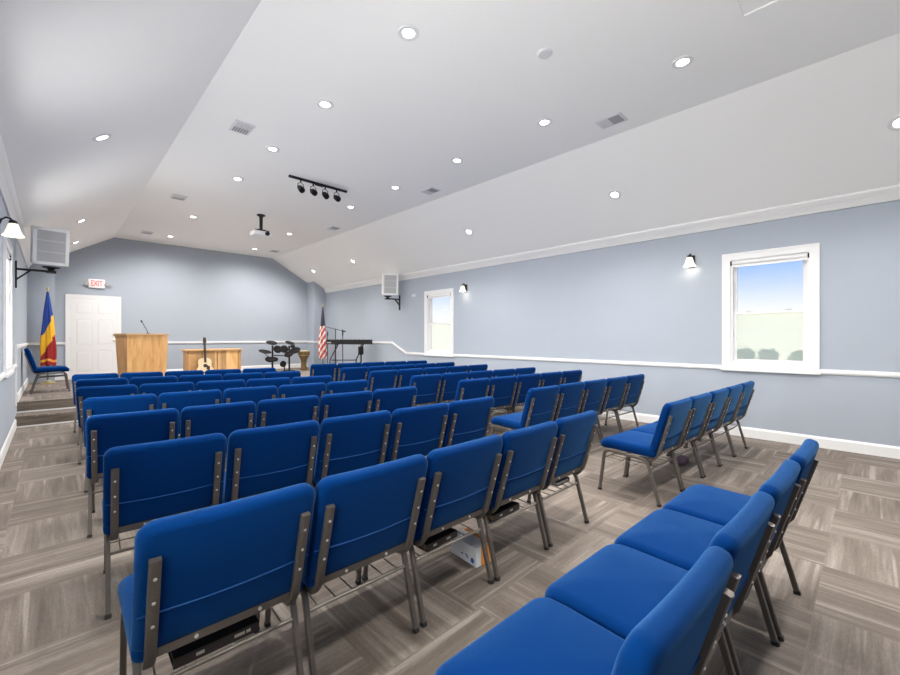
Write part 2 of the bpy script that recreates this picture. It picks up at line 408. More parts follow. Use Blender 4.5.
# platform and its step
struct(MB().box(XL, XR, YS2, YB, -.06, PZ).build('floor_platform', M['carpet'], smooth=False), 'raised carpeted platform at the far end of the hall', 'platform')
struct(MB().box(XL, XR, YS2 - .012, YS2, PZ / 2, PZ - .03).build('trim_platform_riser', M['riser'], smooth=False), 'brown riser board of the platform edge', 'riser')
struct(MB().box(XL, XR, YS1, YS2 - .012, 0, PZ / 2).build('floor_step', M['carpet'], smooth=False), 'carpeted lower step in front of the platform', 'step')
struct(MB().box(XL, XR, YS1 - .012, YS1, .015, PZ / 2 - .022).build('trim_step_riser', M['riser'], smooth=False), 'brown riser board of the lower step', 'riser')
struct(MB().box(XL, XR, YS2 - .03, YS2 + .01, PZ / 2 + .0, PZ / 2 + .022).build('trim_platform_strip', M['white'], smooth=False), 'white strip at the foot of the platform riser', 'trim')
struct(MB().box(XL, XR, YS1 - .022, YS1, 0, .02).build('trim_step_strip', M['white'], smooth=False), 'white strip at the foot of the lower step', 'trim')

# windows
def window(name, side, y0, y1, lab):
    s_ = 1 if side == 'right' else -1              # outward
    x = XR if side == 'right' else XL
    R = struct(empty(name, (x, (y0 + y1) / 2, WZ0)), lab, 'window')
    h = WZ1 - WZ0; w = (y1 - y0) / 2; o = w - CAS
    def B(m, x0, x1, a, c, z0, z1, bev=0): m.box(min(s_ * x0, s_ * x1), max(s_ * x0, s_ * x1), a, c, z0, z1, bev=bev)
    m = MB()
    B(m, -.022, 0, -w, -o, 0, h); B(m, -.022, 0, o, w, 0, h); B(m, -.022, 0, -o, o, h - CAS, h); B(m, -.022, 0, -o, o, .0, CAS)
    B(m, -.03, -.001, -w - .003, -w + .02, .036, h + .003); B(m, -.03, -.001, w - .02, w + .003, .036, h + .003); B(m, -.03, -.001, -w + .021, w - .021, h - .02, h + .003)
    B(m, -.045, -.0005, -w - .012, w + .012, -.002, .035)
    m.build('casing', M['white'], R, smooth=False)
    m = MB(); i = .03
    B(m, 0, .13, -o, -o + i, CAS, h - CAS); B(m, 0, .13, o - i, o, CAS, h - CAS); B(m, 0, .13, -o + i, o - i, h - CAS - i, h - CAS); B(m, 0, .13, -o + i, o - i, CAS, CAS + i)
    m.build('jamb', M['white'], R, smooth=False)
    mid = .82; f = .038; a = o - i
    for nm, z0, z1, d0, d1, g in (('upper_sash', mid - .02, h - CAS - i, .075, .105, 'glass'), ('lower_sash', CAS + i, mid + .02, .04, .07, 'frost')):
        m = MB(); B(m, d0, d1, -a, -a + f, z0, z1); B(m, d0, d1, a - f, a, z0, z1); B(m, d0, d1, -a + f, a - f, z0, z0 + f); B(m, d0, d1, -a + f, a - f, z1 - f, z1)
        S2 = m.build(nm, M['white'], R, smooth=False)
        m = MB(); B(m, (d0 + d1) / 2 - .003, (d0 + d1) / 2 + .003, -a + f, a - f, z0 + f, z1 - f); m.build('pane', M[g], S2, smooth=False)
        if nm == 'lower_sash':
            for yy in (-.22, .22):
                m = MB(); B(m, .03, .06, yy - .035, yy + .035, z1, z1 + .016, bev=.004); m.build('sash_lock', M['ventgrey'], S2, smooth=False)
    bl = MB().tube([(s_ * .012, -o + .02, h - CAS - .045), (s_ * .012, o - .02, h - CAS - .045)], .024, 14)
    B(bl, .006, .010, -o + .03, o - .03, h - CAS - .10, h - CAS - .045)
    bl = bl.build('roller_blind', M['white'], R)
    for yy in (-o + .008, o - .008):
        m = MB(); B(m, -.02, .035, yy - .010, yy + .010, h - CAS - .075, h - CAS - .012, bev=.003); m.build('bracket', M['black'], bl, smooth=False)
    return R
window('window_1', 'right', .47, 1.52, 'large near white sash window on the right wall')
window('window_2', 'right', 7.09, 8.16, 'far small looking white sash window on the right wall')
window('window_3', 'left', 7.05, 8.12, 'white window seen edge on at the left margin')
window('window_added_near', 'left', .2, 1.25, 'added unseen white sash window on the left wall, letting light in beside the viewer')  # unseen window added beside the viewer to admit fill light

window('window_added_middle', 'left', 3.6, 4.67, 'added unseen white sash window, letting light in at the middle of the left wall')  # unseen window added mid-wall to admit fill light
for y in (.725, 4.135, 7.585):  # area lamps added outside the left windows, tilted up to brighten the ceiling
    ld = bpy.data.lights.new('added_daylight', 'AREA'); ld.shape = 'RECTANGLE'; ld.size = .9; ld.size_y = 1.5; ld.energy = DAY_FILL * (1.45 if y < 2 else (.62 if y < 5 else .6)); ld.color = (1, .985, .96); ld.spread = math.radians(178)
    lo = bpy.data.objects.new('added_daylight', ld); COL.objects.link(lo); lo.location = (XL - .42, y, 1.60); lo.rotation_euler = (0, math.radians(-90 - (48 if y < 2 else 20)), 0)

# door
D = struct(empty('door_1', (.79, YB, PZ)), 'white six panel door left of the wooden pulpit', 'door')
m = MB(); dw = .465; dh = 2.07
for a, c, z0, z1 in ((-dw - .085, -dw, 0, dh + .085), (dw, dw + .085, 0, dh + .085), (-dw, dw, dh, dh + .085)): m.box(a, c, -.024, 0, z0, z1)
m.box(-dw - .085, -dw - .065, -.032, 0, 0, dh + .085); m.box(dw + .065, dw + .085, -.032, 0, 0, dh + .085); m.box(-dw - .085, dw + .085, -.032, 0, dh + .065, dh + .085)
m.build('door_frame', M['white'], D, smooth=False)
m = MB(); m.box(-dw, dw, -.008, 0, 0.005, dh)
cols = ((-dw + .10, -.045), (.045, dw - .10)); rows_ = ((.16, .72), (.86, 1.52), (1.66, 1.95))
st = [(-dw + .003, -dw + .10), (-.045, .045), (dw - .10, dw - .003)]
for a, c in st: m.box(a, c, -.016, -.008, .005, dh - .003)
for z0, z1 in ((.005, .16), (.72, .86), (1.52, 1.66), (1.95, dh - .003)):
    for a, c in cols: m.box(a, c, -.016, -.008, z0, z1)
for a, c in cols:
    for z0, z1 in rows_: m.box(a + .03, c - .03, -.014, -.008, z0 + .03, z1 - .03, bev=.004)
L_ = m.build('door_leaf', M['door'], D, smooth=False)
k = MB().lathe([(.028, 0), (.028, .006), (.011, .01), (.011, .035), (.026, .045), (.028, .06), (.018, .07), (0, .072)], 16, Matrix.Translation((dw - .065, -.016, .98)) @ Matrix.Rotation(PI / 2, 4, 'X')).build('door_knob', M['brass'], L_)
MB().lathe([(.027, 0), (.027, .012), (.02, .02), (0, .022)], 16, Matrix.Translation((dw - .065, -.016, 1.12)) @ Matrix.Rotation(PI / 2, 4, 'X')).build('deadbolt', M['brass'], L_)
for z in (.25, 1.03, 1.82): MB().box(-dw - .006, -dw + .008, -.026, -.008, z - .045, z + .045).build('hinge', M['ventgrey'], D, smooth=False)

# exit sign
E_ = tag(empty('exit_sign', (.835, YB, 2.80)), 'white emergency exit sign with red letters above the white door', 'sign')
MB().box(-.165, .165, -.06, 0, -.115, .115, bev=.012).build('sign_body', M['exitbody'], E_)
cu = bpy.data.curves.new('exit_text', 'FONT'); cu.body = 'EXIT'; cu.size = .19; cu.align_x = 'CENTER'; cu.align_y = 'CENTER'; cu.extrude = .002; cu.offset = .004
to = bpy.data.objects.new('exit_text_tmp', cu); COL.objects.link(to)
bpy.context.view_layer.update()
me = bpy.data.meshes.new_from_object(to.evaluated_get(bpy.context.evaluated_depsgraph_get())); bpy.data.objects.remove(to)
me.materials.clear(); me.materials.append(M['exitred'])
o = bpy.data.objects.new('letters', me); COL.objects.link(o); o.parent = E_; o.location = (0, -.062, 0); o.rotation_euler = (PI / 2, 0, 0); o.scale = (.60, 1.05, 1)
o['label'] = 'red glowing letters EXIT'
for s_ in (-1, 1):
    m = MB().lathe([(.02, 0), (.045, .01), (.055, .06), (.052, .075), (0, .078)], 16, Matrix.Translation((s_ * .205, -.03, -.01)) @ Matrix.Rotation(PI / 2, 4, 'X'))
    m.tube([(s_ * .15, -.03, -.01), (s_ * .21, -.03, -.01)], .014)
    m.build('lamp_head', M['greyplast'], E_)

# ------------------------------------------------------------------ downlights
def tilt_for(x):
    sl = math.atan2(ZC - ZW, XC1 - XL); sr = math.atan2(ZC - ZW, XR - XC2)
    return -sl if x < XC1 else (sr if x > XC2 else 0)
def ceil_z(x): return ztop(x) if (x < XC1 or x > XC2) else ZC
DL = {'left slope of the ceiling': [(.39, 5.84), (.39, 10.28), (.39, 12.7)],
      'ceiling part outside the photo, unseen': [(2.24, 1.28), (.39, 2.74), (2.24, -.2), (4.38, -.2)],  # out-of-view lights added to brighten the foreground, continuing the lamp grid
      'left line of the flat ceiling': [(2.24, 2.83), (2.24, 4.36), (2.24, 5.91), (2.24, 7.43), (2.24, 10.45), (2.24, 12.9)],
      'right line of the flat ceiling': [(4.38, 1.28), (4.38, 2.83), (4.38, 4.36), (4.38, 5.91), (4.38, 7.43), (4.38, 10.45), (4.38, 12.95)],
      'right slope of the ceiling': [(6.17, -.2), (6.17, 2.74), (6.17, 5.80), (6.17, 10.34), (6.17, 12.8)]}
dproto = empty('downlight')
MB().lathe([(.052, 0), (.092, 0), (.095, -.006), (.088, -.012), (.058, -.010), (.052, -.004), (.052, 0)], 32, closed=False).build('trim_ring', M['white'], dproto)
MB().lathe([(.0, -.011), (.025, -.0105), (.042, -.008), (.052, -.003), (.052, -.001), (0, -.001)], 32).build('lens', M['lens'], dproto)
index_children()
SPOT = 172.0
first = True
for line, pts in DL.items():
    for i, (x, y) in enumerate(pts):
        o = dproto if first else copy_tree(dproto); first = False
        tl = tilt_for(x); o.location = (x, y, ceil_z(x)); o.rotation_euler = (0, -tl if False else tl * -1 * -1, 0)
        nm = ORD[i] + ' from the viewer' if i < len(pts) - 1 else 'farthest away'
        if 'unseen' in line: nm = ['nearly overhead', 'on the left slope', 'just behind the viewer', 'above the foreground row'][i]
        tag(o, 'round white downlight, %s, in the %s' % (nm, line), 'downlight', 'downlights in the ' + line)
        ld = bpy.data.lights.new('downlight_lamp', 'SPOT'); ld.energy = SPOT; ld.spot_size = math.radians(165); ld.spot_blend = 0.9; ld.shadow_soft_size = .07; ld.color = (1, .965, .92)
        lo = bpy.data.objects.new('downlight_lamp', ld); COL.objects.link(lo)
        n = Vector((math.sin(o.rotation_euler.y), 0, math.cos(o.rotation_euler.y)))
        lo.location = Vector(o.location) - n * .03; lo.rotation_euler = o.rotation_euler

# ceiling vents
vproto = empty('ceiling_vent')
MB().box(-.16, .16, -.12, .12, -.010, 0, bev=.003).build('vent_frame', M['ventwhite'], vproto, smooth=False)
m = MB()
for k in range(6): m.box(-.13, .0, -.092 + k * .031, -.076 + k * .031, -.017, -.008)
m.build('louvres', M['ventgrey'], vproto, smooth=False)
m = MB()
for k in range(6): m.box(.0, .13, -.092 + k * .031, -.072 + k * .031, -.016, -.008)
m.build('slots', M['ventdark'], vproto, smooth=False)
index_children(); first = True
for side, x in (('left', 1.73), ('right', 4.94)):
    ys = [5.58, 9.18, 12.82] if side == 'left' else [2.24, 5.6, 9.17, 12.87]
    for i, y in enumerate(ys):
        o = vproto if first else copy_tree(vproto); first = False
        o.location = (x, y, ZC); o.rotation_euler = (0, 0, PI / 2 if side == 'left' else -PI / 2)
        tag(o, 'square grey air vent, %s from viewer, on %s edge of flat ceiling' % (ORD[i], side), 'vent', 'ceiling air vents')
tag(MB().lathe([(.07, 0), (.07, -.008), (.06, -.018), (0, -.02)], 24, Matrix.Translation((3.32, 2.14, ZC))).build('smoke_detector', M['ventwhite']), 'small round white smoke detector high on the near flat ceiling', 'smoke detector')
m = MB()
for a, c, e, g in ((3.4, 4.18, .74, .82), (3.4, 4.18, .0, .08), (4.1, 4.18, .08, .74), (3.4, 3.48, .08, .74)): m.box(a, c, e, g, ZC - .018, ZC)
m.box(3.48, 4.1, .08, .74, ZC - .006, ZC)
struct(m.build('trim_ceiling_hatch', M['ceil'], smooth=False), 'white framed attic hatch at the top edge of the ceiling', 'hatch')

# track light
T_ = tag(empty('track_light', (3.32, 6.67, ZC)), 'black ceiling track with four small spotlights', 'track light')
MB().box(-.53, .53, -.018, .018, -.035, 0).build('track', M['black'], T_, smooth=False)
MB().box(-.075, .075, -.022, .022, -.05, -.03, bev=.004).build('power_feed', M['black'], T_, smooth=False)
for k, xx in enumerate((-.33, -.11, .11, .33)):
    h = MB().tube([(xx, 0, -.035), (xx, 0, -.075)], .012)
    for s_ in (-1, 1): h.tube([(xx, 0, -.07), (xx + s_ * .045, 0, -.10), (xx + s_ * .055, 0, -.17)], .006, 6)
    h = h.build('yoke', M['black'], T_)
    q = Matrix.Translation((xx, 0, -.175)) @ Matrix.Rotation(math.radians(-52 - 6 * (k % 2)), 4, 'X')
    MB().lathe([(0, .07), (.03, .065), (.046, .03), (.05, -.05), (.05, -.07), (.042, -.07), (.04, -.045), (0, -.043)], 18, q).build('lamp_head', M['black'], h)
# projector
P_ = tag(empty('projector', (3.27, 9.28, ZC)), 'white projector hanging from a black ceiling pole', 'projector')
MB().lathe([(.085, 0), (.085, -.02), (.04, -.04), (.035, -.09), (.032, -.33), (0, -.33)], 16).build('ceiling_pole', M['black'], P_)
m = MB().box(-.08, .08, -.06, .06, -.345, -.325)
for a in (.6, 2.5, 3.8, 5.6): m.tube([(0, 0, -.335), (.17 * math.cos(a), .12 * math.sin(a), -.345), (.19 * math.cos(a), .13 * math.sin(a), -.375)], .010, 6)
m.build('bracket', M['black'], P_)
b_ = MB().box(-.19, .19, -.14, .14, -.465, -.372, bev=.02).build('body', M['spk'], P_)
MB().lathe([(.045, 0), (.045, .03), (.035, .035), (0, .03)], 18, Matrix.Translation((.08, -.138, -.42)) @ Matrix.Rotation(PI / 2, 4, 'X')).build('lens', M['blackp'], b_)

# ------------------------------------------------------------------ wall speakers
def speaker(x, y, z, yaw, wx, lab, lab2):
    s_ = 1 if wx > x else -1
    S_ = tag(empty('wall_speaker', (x, y, z)), lab, 'speaker', 'white wall speakers')
    q = Matrix.Rotation(yaw, 4, 'Z') @ Matrix.Rotation(math.radians(11), 4, 'X')
    w, h, d = .21, .29, .24
    b = MB().box(-w, w, -.02, d, -h, h, mtx=q, bev=.01)
    for a, c, e, g in ((-w, -w + .045, -h, h), (w - .045, w, -h, h), (-w, w, h - .045, h), (-w, w, -h, -h + .045)): b.box(a, c, -.045, -.018, e, g, mtx=q)
    b = b.build('cabinet', M['spk'], S_, smooth=False)
    g = MB().box(-w + .045, w - .045, -.034, -.018, -h + .045, h - .045).build('grille', M['grille'], b, smooth=False); g.matrix_local = q
    m = MB()
    for zz in (-.085, .09): m.box(-w + .045, w - .045, -.039, -.030, zz - .008, zz + .008, mtx=q)
    m.build('grille_bar', M['ventgrey'], b, smooth=False)
    B_ = tag(empty('speaker_bracket', (wx, y + .12, 2.38)), lab2, 'bracket', 'black speaker brackets')
    dx = x - wx
    MB().box(min(0, -s_ * .02), max(0, -s_ * .02), -.025, .025, -.21, .21).build('wall_plate', M['black'], B_, smooth=False)
    m = MB().tube([(0, 0, .085), (dx * .95, 0, .085)], .018, 4, square=True); m.build('arm', M['black'], B_)
    MB().tube([(0, 0, -.09), (dx * .42, 0, .08)], .013, 4, square=True).build('brace', M['black'], B_)
    m = MB().box(dx - .06, dx + .06, -.06, .06, .06, .095); m.lathe([(.03, .09), (.05, .13), (.11, .145), (.11, .158)], 14, Matrix.Translation((dx, 0, 0))); m.build('swivel', M['black'], B_)
speaker(-.01, 9.13, 2.85, math.radians(7), XL, 'white wall speaker with grey grille high on the left wall', 'black arm bracket under the speaker on the left wall')
speaker(6.60, 9.13, 2.85, math.radians(-30), XR, 'white wall speaker with grey grille high on the right wall', 'black arm bracket under the speaker on the right wall')

# ------------------------------------------------------------------ wall sconces
def sconce(x, y, s_, lab):
    """s_: direction into the room"""
    S_ = tag(empty('wall_sconce', (x, y, 2.56)), lab, 'wall lamp', 'wall sconces')
    MB().box(min(0, s_ * .02), max(0, s_ * .02), -.045, .045, -.10, .09, bev=.006).build('backplate', M['black'], S_, smooth=False)
    c = .115
    MB().tube([(s_ * .015, 0, .03), (s_ * .03, 0, .08), (s_ * .06, 0, .105), (s_ * .09, 0, .10), (s_ * c, 0, .075)], .010, 8).build('arm', M['black'], S_)
    T = Matrix.Translation((s_ * c, 0, 0))
    MB().lathe([(.018, .085), (.032, .075), (.036, .045), (.0, .045)], 16, T).build('cap', M['black'], S_)
    MB().lathe([(.034, .05), (.045, .02), (.055, -.02), (.068, -.055), (.088, -.085), (.084, -.085), (.064, -.055), (.051, -.02), (.041, .02), (.03, .048)], 20, T, closed=False).build('glass_shade', M['shade'], S_)
    MB().lathe([(.0, .03), (.014, .02), (.024, -.015), (.018, -.035), (0, -.042)], 12, T).build('bulb', M['bulb'], S_)
    ld = bpy.data.lights.new('sconce_lamp', 'POINT'); ld.energy = .55; ld.color = (1, .94, .86); ld.shadow_soft_size = .04
    lo = bpy.data.objects.new('sconce_lamp', ld); COL.objects.link(lo); lo.location = (x + s_ * c, y, 2.56 - .10)
sconce(XR, 1.92, -1, 'black wall lamp lit beside the large near window on right wall')
sconce(XR, 6.68, -1, 'black wall lamp lit beside the far window on right wall')
sconce(XL, 6.35, 1, 'black armed wall lamp with bell glass shade at left margin')
tag(MB().box(XR - .05, XR, 8.50, 8.66, 2.49, 2.56, bev=.01).build('wall_sensor', M['ventgrey']), 'small grey box on the right wall beside the speaker', 'sensor')

# ------------------------------------------------------------------ chairs
OY = -.25
def Y(v): return v + OY
chair = empty('stacking_chair')
def back_fn(u, v, n):
    # v up the back, n forward; reclined, slightly curved across
    lean = -.285; base = Vector((0, Y(.035), .425))
    up = Vector((0, math.sin(lean), math.cos(lean))); fw = Vector((0, math.cos(lean), -math.sin(lean)))
    crv = .007 * (u / .27) ** 2
    bulge = .012 * math.sin(PI * min(1, max(0, v / .44)))
    return Vector((u, 0, 0)) + base + up * v + fw * (n + crv - .012 - bulge * .0)
MB().pad(.540, .445, .05, .064, .026, .016, .004, back_fn, crb=.03).build('backrest', M['fabric'], chair, angle=60)
def seat_fn(u, v, n):
    # v from rear to front, n upward
    y = .03 + v; drop = .022 * max(0, (v - .38) / .12) ** 2
    return Vector((u, Y(y), .386 + n - drop + .012 * (1 - v / .47) * 0 + (.012 * (v / .47))))
MB().pad(.540, .500, .055, .088, .038, .018, .0, seat_fn, crb=.02).build('seat', M['fabric'], chair, angle=60)
bk = [o for o in COL.objects if o.name == 'backrest'][0]
pts = []
for i in range(15):
    t = -1 + 2 * i / 14; u = .262 * t
    pts.append(back_fn(u, .155 - .010 * (1 - t * t), -.0045))
MB().tube(pts, .0028, 6, side=(0, 0, 1)).build('seam', M['seam'], bk)
def lean_pt(x, v, n): return back_fn(x, v, n)
for s_ in (-1, 1):
    x = s_ * .225
    p = [(x, Y(.17), .368), (x, Y(.10), .362), (x, Y(.065), .368), (x, Y(.048), .385)]
    lean = -.285
    for v in (.0, .12, .24, .35):
        q = Vector((x, Y(.035), .425)) + Vector((0, math.sin(lean), math.cos(lean))) * v + Vector((0, math.cos(lean), -math.sin(lean))) * (-.016)
        p.append(q)
    up_ = MB().tube(p, .012, 8, rx=.016, side=(1, 0, 0), square=True).build('upright', M['bronze'], chair)
    for v in (.12, .205, .29):
        m = MB(); q = Vector((x, Y(.035), .425)) + Vector((0, math.sin(lean), math.cos(lean))) * v + Vector((0, math.cos(lean), -math.sin(lean))) * (-.0275)
        m.lathe([(.0055, 0), (.005, .003), (0, .0042)], 8, Matrix.Translation(q) @ Matrix.Rotation(PI / 2 - lean, 4, 'X'))
        m.build('screw', M['silver'], up_)
    xl = s_ * .25
    MB().tube([(xl, Y(.455), .372), (xl, Y(.425), .379), (xl, Y(.15), .366), (xl, Y(.115), .355)], .012, 8, rx=.011, side=(1, 0, 0), square=True).build('seat_rail', M['bronze'], chair)
    lg = MB().tube([(xl, Y(.455), .372), (xl, Y(.474), .360), (xl, Y(.485), .335), (xl, Y(.528), .012)], .013, 8, rx=.011, side=(1, 0, 0), square=True).build('leg', M['bronze'], chair)
    MB().tube([(xl, Y(.5272), .018), (xl, Y(.5295), 0)], .0155, 8, rx=.0135, side=(1, 0, 0), square=True).build('foot_cap', M['rubber'], lg)
    lg = MB().tube([(xl, Y(.115), .355), (xl, Y(.098), .34), (xl, Y(.09), .32), (xl, Y(.003), .012)], .013, 8, rx=.011, side=(1, 0, 0), square=True).build('leg', M['bronze'], chair)
    MB().tube([(xl, Y(.005), .018), (xl, Y(0), 0)], .0155, 8, rx=.0135, side=(1, 0, 0), square=True).build('foot_cap', M['rubber'], lg)
bb = MB().box(-.225, .225, Y(.028), Y(.042), .402, .430).build('back_bar', M['bronze'], chair, smooth=False)
for x in (-.1, .1): MB().lathe([(.007, 0), (.006, .004), (0, .005)], 8, Matrix.Translation((x, Y(.028), .416)) @ Matrix.Rotation(PI / 2, 4, 'X')).build('screw', M['silver'], bb)
m = MB().tube([(-.255, Y(.08), .285), (.255, Y(.08), .285)], .008, 8)
m.tube([(-.255, Y(.49), .30), (.255, Y(.49), .30)], .006, 6)
for x in (-.2, -.12, -.04, .04, .12, .2): m.tube([(x, Y(.08), .287), (x, Y(.492), .302)], .0032, 5)
m.tube([(-.24, Y(.22), .288), (.24, Y(.22), .288)], .0032, 5); m.tube([(-.24, Y(.35), .293), (.24, Y(.35), .293)], .0032, 5)
m.build('book_rack', M['wire'], chair)
index_children()

# rows: first end of the row's backrest tops (x, y), second end, pitch of the chairs, index of the first chair
ROWS_L = [((.17, .28), (2.95, .205), .555, 1), ((.165, 1.45), (2.94, 1.41), .551, 0), ((.17, 2.57), (2.86, 2.415), .553, 0), ((.155, 3.74), (2.84, 3.50), .554, 0), ((.185, 4.86), (2.83, 4.50), .552, 0),
          ((.17, 6.00), (2.80, 5.38), .556, 0), ((.20, 7.10), (2.80, 6.45), .556, 0), ((.19, 8.10), (2.80, 7.45), .556, 0)]
ROWS_R = [((3.58, 1.15), (6.28, 1.02), .544, 0), ((3.61, 2.50), (6.30, 2.35), .544, 0), ((3.69, 3.60), (6.30, 3.40), .544, 0), ((3.64, 4.51), (6.20, 4.28), .544, 0),
          ((3.65, 5.58), (6.30, 5.44), .544, 0), ((3.69, 6.55), (6.38, 6.43), .544, 0), ((3.73, 7.85), (6.30, 7.38), .544, 0)]
LORD = ['first', 'second', 'third', 'fourth', 'fifth', 'sixth', 'seventh', 'eighth']
CHAIRS = {}
used = False
BACKOFF = .335           # chair centre ahead of its backrest's top edge
def place(blk, r, c, pos, ang, label, group):
    global used
    o = chair if not used else copy_tree(chair); used = True
    o.location = (*pos, 0); o.rotation_euler = (0, 0, ang)
    tag(o, label, 'chair', group); CHAIRS[(blk, r, c)] = o
for blk, rows in (('left', ROWS_L), ('right', ROWS_R)):
    n = len(rows)
    for r, (a, b, pitch, c0) in enumerate(rows):
        A, B = Vector(a), Vector(b); ang = math.atan2(B.y - A.y, B.x - A.x)
        f = Vector((-math.sin(ang), math.cos(ang)))
        fr = n - 1 - r
        rown = 'front row' if fr == 0 else '%s row from the platform' % LORD[fr]
        for c in range(c0, 5):
            p = A + (B - A).normalized() * pitch * (c + .5) + f * (BACKOFF + random.uniform(-.008, .008))
            if blk == 'left' and r == 0:
                lab = 'blue padded chair, %s from the near end of the lower right foreground row' % LORD[c - 1]
                grp = 'chairs of the foreground row'
            else:
                wh = ['leftmost', 'second from left', 'middle', 'second from right', 'rightmost'][c]
                lab = 'blue padded chair, %s, %s of the %s block' % (wh, rown, blk)
                grp = '%s block chairs, %s row from the platform' % (blk, LORD[fr])
            place(blk, r, c, p, ang + random.uniform(-.008, .008), lab, grp)
o = copy_tree(chair); o.location = (-.04, 11.28, PZ); o.rotation_euler = (0, 0, math.radians(-88))
tag(o, 'single blue padded chair on the platform against the left wall', 'chair')
if 'group' in o: del o['group']

# ------------------------------------------------------------------ books in the racks
CH_cover = {}
def book(ch, dx, dy, w, d, h, rz, lab, pages='brownpages', thing='book'):
    o = CHAIRS[ch]; mt = Matrix.Translation(o.location) @ Matrix.Rotation(o.rotation_euler.z, 4, 'Z')
    p = mt @ Vector((dx, dy, .302))
    R = tag(empty(thing, p, o.rotation_euler.z + rz), lab, 'book', 'books in the chair racks')
    m = MB().box(-w / 2, w / 2, -d / 2, d / 2, 0, .004); m.box(-w / 2, w / 2, -d / 2, d / 2, h - .004, h)
    m.box(-w / 2, w / 2, -d / 2, -d / 2 + .005, 0, h)
    CH_cover[R.name] = m.build('cover', M['bookcover'], R, smooth=False)
    MB().box(-w / 2 + .006, w / 2 - .006, -d / 2 + .005, d / 2 - .006, .004, h - .004).build('pages', M[pages], R, smooth=False)
    return R
def spine_marks(R, w, d, h, xs):
    c = CH_cover[R.name]
    for x0, x1 in xs: MB().box(x0, x1, -d / 2 - .0008, -d / 2, h * .35, h * .65).build('spine_print', M['gilt'], c, smooth=False)['label'] = 'silver printing on the spine'
R = book(('left', 1, 0), -.02, -.075, .27, .19, .036, 0, 'large black book under the leftmost chair of the nearest full row'); spine_marks(R, .27, .19, .036, ((-.07, -.045), (.05, .085), (.09, .105)))
R = book(('left', 1, 2), -.06, -.09, .23, .17, .036, .05, 'black book in the rack above the white and orange carton'); spine_marks(R, .23, .17, .036, ((-.07, -.045), (.03, .06)))
R = book(('left', 1, 3), -.08, -.09, .26, .18, .038, .03, 'thick dark book in the rack just right of the carton'); spine_marks(R, .26, .18, .038, ((-.07, -.045), (.03, .06)))
book(('left', 1, 4), .11, -.03, .21, .17, .03, PI / 2, 'thin black book with white pages under the row end chair', 'pages')
book(('left', 1, 1), .02, .08, .14, .10, .02, .2, 'small dark book far back in the rack, second chair of nearest row')
book(('left', 2, 4), .05, -.05, .19, .14, .03, .1, 'dark book under the aisle end chair one row ahead of the carton')
book(('right', 0, 1), .0, -.02, .2, .15, .035, .1, 'dark book in a rack of the nearest row of the right block')
# carton on the floor
cx = tag(empty('tissue_box', (1.93, 1.79, 0), math.radians(-95)), 'white and orange cardboard carton on the carpet under the nearest full row', 'box')
MB().box(-.12, .12, -.07, .035, 0, .115).build('white_side', M['boxwhite'], cx, smooth=False)
MB().box(-.121, .121, .035, .07, 0, .116).build('orange_side', M['boxorange'], cx, smooth=False)
MB().box(.12, .1215, -.03, .07, 0, .1155).build('orange_end', M['boxorange'], cx, smooth=False)
MB().lathe([(.016, 0), (.016, .001), (0, .001)], 12, Matrix.Translation((.085, -.07, .03)) @ Matrix.Rotation(PI / 2, 4, 'X')).build('emblem', M['boxblue'], cx)['label'] = 'round blue emblem'
for a, z in ((-.02, .035), (.02, .04), (.03, .03)): MB().box(a, a + .02, -.071, -.07, z, z + .008).build('print', M['boxblue'], cx, smooth=False)
m = MB(); m.pad(.22, .17, .05, .05, .02, .03, 0, lambda u, v, n: Vector((u, v, n * (1 + .3 * math.sin(17 * u) * math.cos(13 * v)))))
o = m.build('cloth_bag', M['purple'], loc=(5.02, 1.42, .002)); tag(o, 'dull purple bag on the carpet under the nearest right row', 'bag')

# ------------------------------------------------------------------ platform things
# pulpit
PU = tag(empty('pulpit', (1.445, 10.95, PZ)), 'golden oak pulpit with splayed sides left of the low table', 'pulpit'); PU.scale = (1.05, 1, 1)
def frustum(m, bot, top, z0, z1):
    A = [m.bm.verts.new((x, y, z0)) for x, y in bot]; B = [m.bm.verts.new((x, y, z1)) for x, y in top]; n = len(A)
    m._f(A[::-1]); m._f(B)
    for i in range(n): m._f([A[i], A[(i + 1) % n], B[(i + 1) % n], B[i]])
frustum_h = 1.11
m = MB(); frustum(m, [(-.29, 0), (.29, 0), (.27, .06), (-.27, .06)], [(-.30, -.04), (.30, -.04), (.28, .02), (-.28, .02)], .06, frustum_h); m.build('front_panel', M['oak'], PU, smooth=False)
for s_ in (-1, 1):
    m = MB()
    bot = [(s_ * .29, 0), (s_ * .40, .30), (s_ * .36, .30), (s_ * .25, .04)]; top = [(s_ * .30, -.04), (s_ * .455, .34), (s_ * .415, .34), (s_ * .28, .0)]
    if s_ < 0: bot.reverse(); top.reverse()
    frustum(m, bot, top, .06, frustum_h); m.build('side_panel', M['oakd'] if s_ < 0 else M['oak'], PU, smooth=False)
MB().prism([(-.32, -.06), (.32, -.06), (.48, .36), (-.48, .36)], frustum_h, frustum_h + .035, 'Z').build('top_board', M['oaktop'], PU, smooth=False)
MB().prism([(-.31, -.03), (.31, -.03), (.40, .34), (-.40, .34)], 0, .06, 'Z').build('plinth', M['oakd'], PU, smooth=False)
g = tag(MB().tube([(0, 0, 0), (0, 0, .02), (-.03, .0, .10), (-.08, .0, .2), (-.11, -.01, .255)], .006, 8).tube([(-.105, -.008, .245), (-.122, -.012, .285)], .014, 10).lathe([(.03, 0), (.03, .008), (.01, .014), (0, .014)], 14).build('gooseneck_microphone', M['blackp'], loc=(1.50, 11.0, PZ + frustum_h + .035)), 'thin black gooseneck microphone standing on the pulpit', 'microphone')
